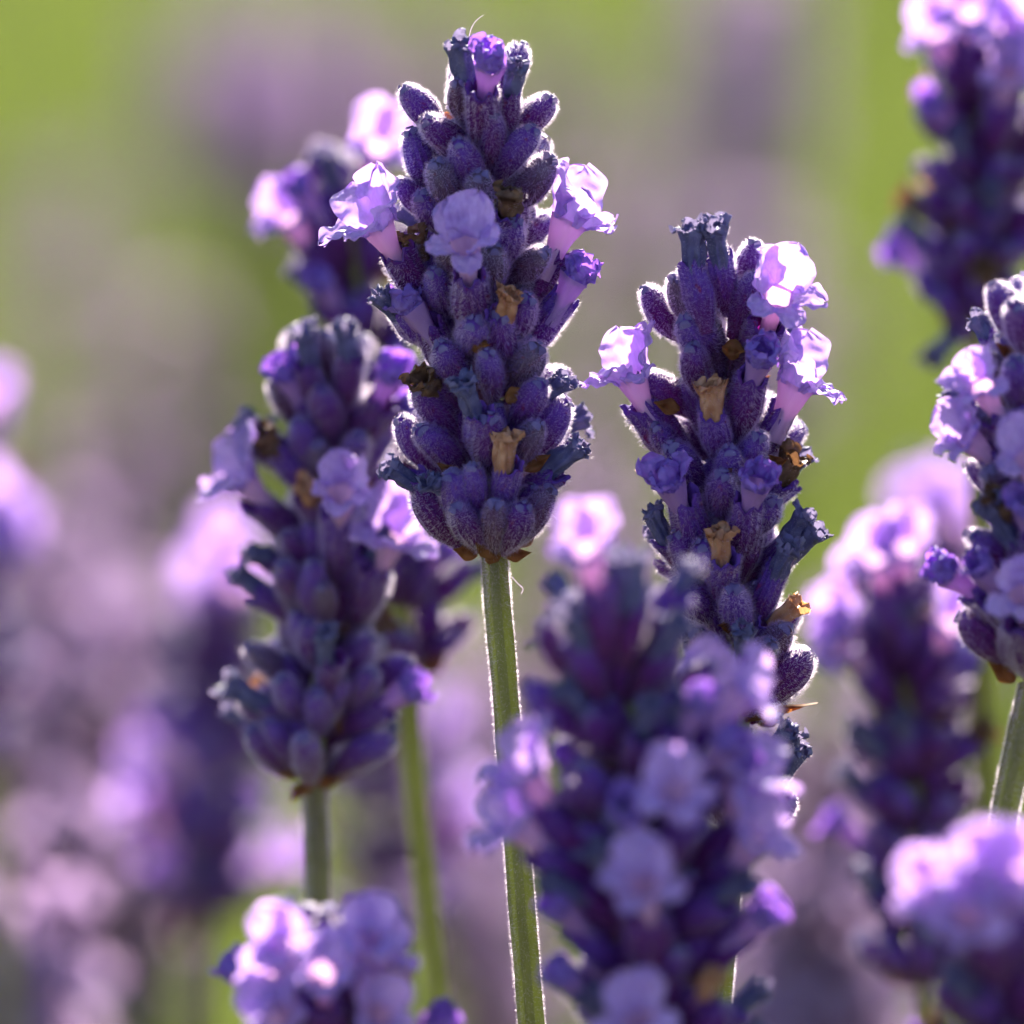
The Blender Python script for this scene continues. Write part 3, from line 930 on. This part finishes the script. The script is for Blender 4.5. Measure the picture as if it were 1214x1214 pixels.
# ------------------------------------------------------------------ the field behind: lighter stalks, each one a thing
def far_stalk_meshes(seed, flower_share):
    """stem, spike of calyces and open florets as three light meshes; spike top at z = 0, axis -Z"""
    r = random.Random(seed)
    st, sp, fl = MB(), MB(), MB()
    H = 0.62
    bendx, bendy = r.uniform(-0.03, 0.03), r.uniform(-0.03, 0.03)
    def ax(s):
        return Vector((bendx * (s / H) ** 2, bendy * (s / H) ** 2, -s))
    vs = []
    for i in range(9):
        c = ax(0.02 + (H - 0.02) * i / 8)
        for j in range(5):
            q = 6.283 * j / 5
            vs.append(c + Vector((math.cos(q), math.sin(q), 0)) * 1.2 * MM)
    st.add(vs, grid_faces(9, 5, True))
    for w in range(8):
        s = (4 + w * 6.0) * MM
        for q in range(10):
            a = r.uniform(0, 6.283)
            th = D(r.uniform(25, 60))
            e = Vector((math.cos(a), math.sin(a), 0))
            dirn = e * math.sin(th) + Vector((0, 0, math.cos(th)))
            b = ax(s) + e * 1.0 * MM
            m = frame(b, b + dirn, Vector((0, 0, 1)))
            vs = []
            for t, R in ((0, .6), (.35, 1.35), (.75, 1.4), (1, .35)):
                for g in range(6):
                    vs.append(m @ (Vector((R * math.cos(g * 1.047), R * math.sin(g * 1.047), t * 6.0)) * MM))
            sp.add(vs, grid_faces(4, 6, True) + [(18, 19, 20, 21, 22, 23)])
            if r.random() < flower_share:
                for g in range(5):
                    mm = m @ Matrix.Translation((0, 0, 8.0 * MM)) @ Matrix.Rotation(g * 1.257, 4, 'Z') @ Matrix.Rotation(-D(r.uniform(30, 75)), 4, 'X')
                    wd, ln = r.uniform(1.2, 1.9), r.uniform(2.6, 4.0)
                    pts = [(-0.5 * wd, 0, 0), (0.5 * wd, 0, 0), (wd, 0.3, ln * 0.6), (0.4 * wd, 0.2, ln), (-0.4 * wd, 0.2, ln), (-wd, 0.3, ln * 0.6)]
                    fl.add([mm @ (Vector(p) * MM) for p in pts], [(0, 1, 2, 5), (5, 2, 3, 4)])
                vs = []
                for t in (4.5, 8.2):
                    for g in range(6):
                        vs.append(m @ (Vector((0.9 * math.cos(g * 1.047), 0.9 * math.sin(g * 1.047), t)) * MM))
                fl.add(vs, grid_faces(2, 6, True))
    return st.mesh('stem', ['stem']), sp.mesh('flower_spike', ['far_calyx']), fl.mesh('open_florets', ['far_petal'])

FAR_PROTO = [far_stalk_meshes(500 + i, s) for i, s in enumerate((0.12, 0.22, 0.34, 0.5, 0.7, 1.1))]
def far_stalk(top, kind, label, group):
    root = bpy.data.objects.new('lavender_stalk', None)
    COL.objects.link(root)
    root.empty_display_size = 0.01
    sc = max(0.4, min(1.3, top.z / 0.6))
    foot = Vector((top.x, top.y, 0.0))
    root.location = foot
    root['label'], root['category'], root['group'] = label, 'lavender', group
    mw = Matrix.Translation((0, 0, top.z)) @ Matrix.Rotation(U(0, 6.28), 4, 'Z') @ Matrix.Rotation(U(-0.05, 0.05), 4, 'X')
    for nm, me in zip(('stem', 'flower_spike', 'open_florets'), FAR_PROTO[kind]):
        if len(me.vertices):
            o = bpy.data.objects.new(nm, me)
            COL.objects.link(o)
            o.parent = root
            o.matrix_local = mw

# (pixel of the tip, distance, how much it flowers, spread in px, how many)
PATCH = [
    (60, 620, 1.15, 2, 70, 6, 'in the mauve drift beside the bright pink flowers'), (110, 720, 0.98, 1, 60, 4, 'in the mauve drift beside the bright pink flowers'), (40, 800, 0.95, 0, 40, 3, 'in the mauve drift beside the bright pink flowers'),
    (150, 840, 1.2, 1, 60, 4, 'in the mauve drift beside the bright pink flowers'), (70, 940, 0.92, 2, 60, 3, 'in the mauve drift beside the bright pink flowers'), (10, 1080, 0.86, 4, 20, 1, 'low pink tip under the mauve drift'), (180, 700, 1.35, 2, 70, 5, 'in the mauve drift beside the bright pink flowers'),
    (350, 0, 2.5, 3, 90, 16, 'in the purple clump far above the leaning spike'), (450, 20, 2.9, 2, 70, 12, 'in the purple clump far above the leaning spike'), (250, 20, 2.7, 3, 60, 8, 'in the purple clump far above the leaning spike'),
    (880, -40, 1.9, 5, 56, 7, 'in the pale round clump far above the wide flowered spike'), (760, 150, 2.6, 2, 70, 4, 'in the greyish drift far behind, between the two sharp spikes'), (880, 270, 1.55, 4, 22, 3, 'pinkish, right behind the tip of the wide flowered spike'),
    (700, 230, 2.2, 1, 60, 4, 'in the greyish drift far behind, between the two sharp spikes'), (820, 160, 2.8, 1, 60, 4, 'in the greyish drift far behind, between the two sharp spikes'), (660, 420, 2.0, 1, 50, 3, 'in the greyish drift far behind, between the two sharp spikes'),
    (980, 840, 0.98, 2, 50, 4, 'between the sharp wide flowered spike and the rosy tipped one'), (940, 1010, 0.95, 2, 50, 4, 'between the sharp wide flowered spike and the rosy tipped one'), (1000, 1090, 1.0, 3, 50, 4, 'between the sharp wide flowered spike and the rosy tipped one'),
    (570, 1060, 1.2, 1, 50, 4, 'behind the bare stem of the tall sharp spike'), (690, 560, 1.5, 2, 40, 3, 'in the greyish drift far behind, between the two sharp spikes'), (560, 800, 1.3, 2, 60, 5, 'behind the bare stem of the tall sharp spike'),
    (90, 180, 3.0, 2, 60, 9, 'in the faint grey clump beyond the grass'), (60, 330, 2.4, 1, 50, 3, 'in the faint grey clump beyond the grass'), (205, 370, 1.7, 0, 18, 8, 'dark, in the dim clump beside the spike crowned by withered tubes'), (110, 500, 1.7, 1, 60, 3, 'in the faint grey clump beyond the grass'),
    (600, 20, 3.2, 2, 80, 5, 'in the purple clump far above the leaning spike'), (700, 60, 3.0, 1, 60, 3, 'in the pale round clump far above the wide flowered spike'), (1040, 700, 1.1, 3, 40, 3, 'between the sharp wide flowered spike and the rosy tipped one'), (960, 330, 2.6, 1, 30, 4, 'dark, by the grass gap beside the wide flowered spike'),
]
for px, py, d, kind, spread, n, where in PATCH:
    for _ in range(n):
        dd_ = d * U(0.92, 1.1)
        p = at(px + rnd.gauss(0, 0.5) * spread, py + U(0, 1) * spread, dd_)
        far_stalk(p, 5 if kind == 5 else min(4, max(0, kind + rnd.choice((-1, 0, 0, 0, 1)))), 'blurred lavender stalk ' + where, 'blurred stalks ' + where)

# ------------------------------------------------------------------ leaves and grass too many to count
def blades(name, label, mat, n, place, hmin, hmax, wid, lean=0.35):
    mb = MB()
    for _ in range(n):
        x, y, z0, s = place()
        h = U(hmin, hmax) * s
        a = U(0, 6.283)
        e = Vector((math.cos(a), math.sin(a), 0))
        f = Vector((-e.y, e.x, 0)) * wid * U(0.6, 1.3) * s
        g = U(0.1, lean) * h
        b = Vector((x, y, z0))
        c = b + Vector((0, 0, h * 0.55)) + e * g * 0.35
        t = b + Vector((0, 0, h)) + e * g
        mb.add([b - f, b + f, c + f * 0.8, c - f * 0.8, t], [(0, 1, 2, 3), (3, 2, 4)], 0, False)
    o = obj(name, mb.mesh(name, [mat]))
    o['kind'] = 'stuff'
    o['label'] = label
    o['category'] = 'foliage'
def in_grass():
    y = 1.1 + 9 * rnd.random() ** 1.4
    return U(-0.6 - 0.14 * y, 0.6 + 0.14 * y), y, 0.0, 1.0
blades('grass', 'bright green blurred grass growing between the lavender rows', 'grass', 36000, in_grass, 0.10, 0.34, 0.0035, 0.7)
def in_bush():
    y = U(-0.12, 1.1)
    return U(-0.7, 0.7), y, 0.0, 1.0
blades('lavender_leaves', 'grey green narrow leaves at the foot of the lavender stalks', 'leaf', 16000, in_bush, 0.08, 0.30, 0.0022, 0.6)
print('OBJECT COUNT', len(bpy.data.objects), 'MESHES', len(bpy.data.meshes))
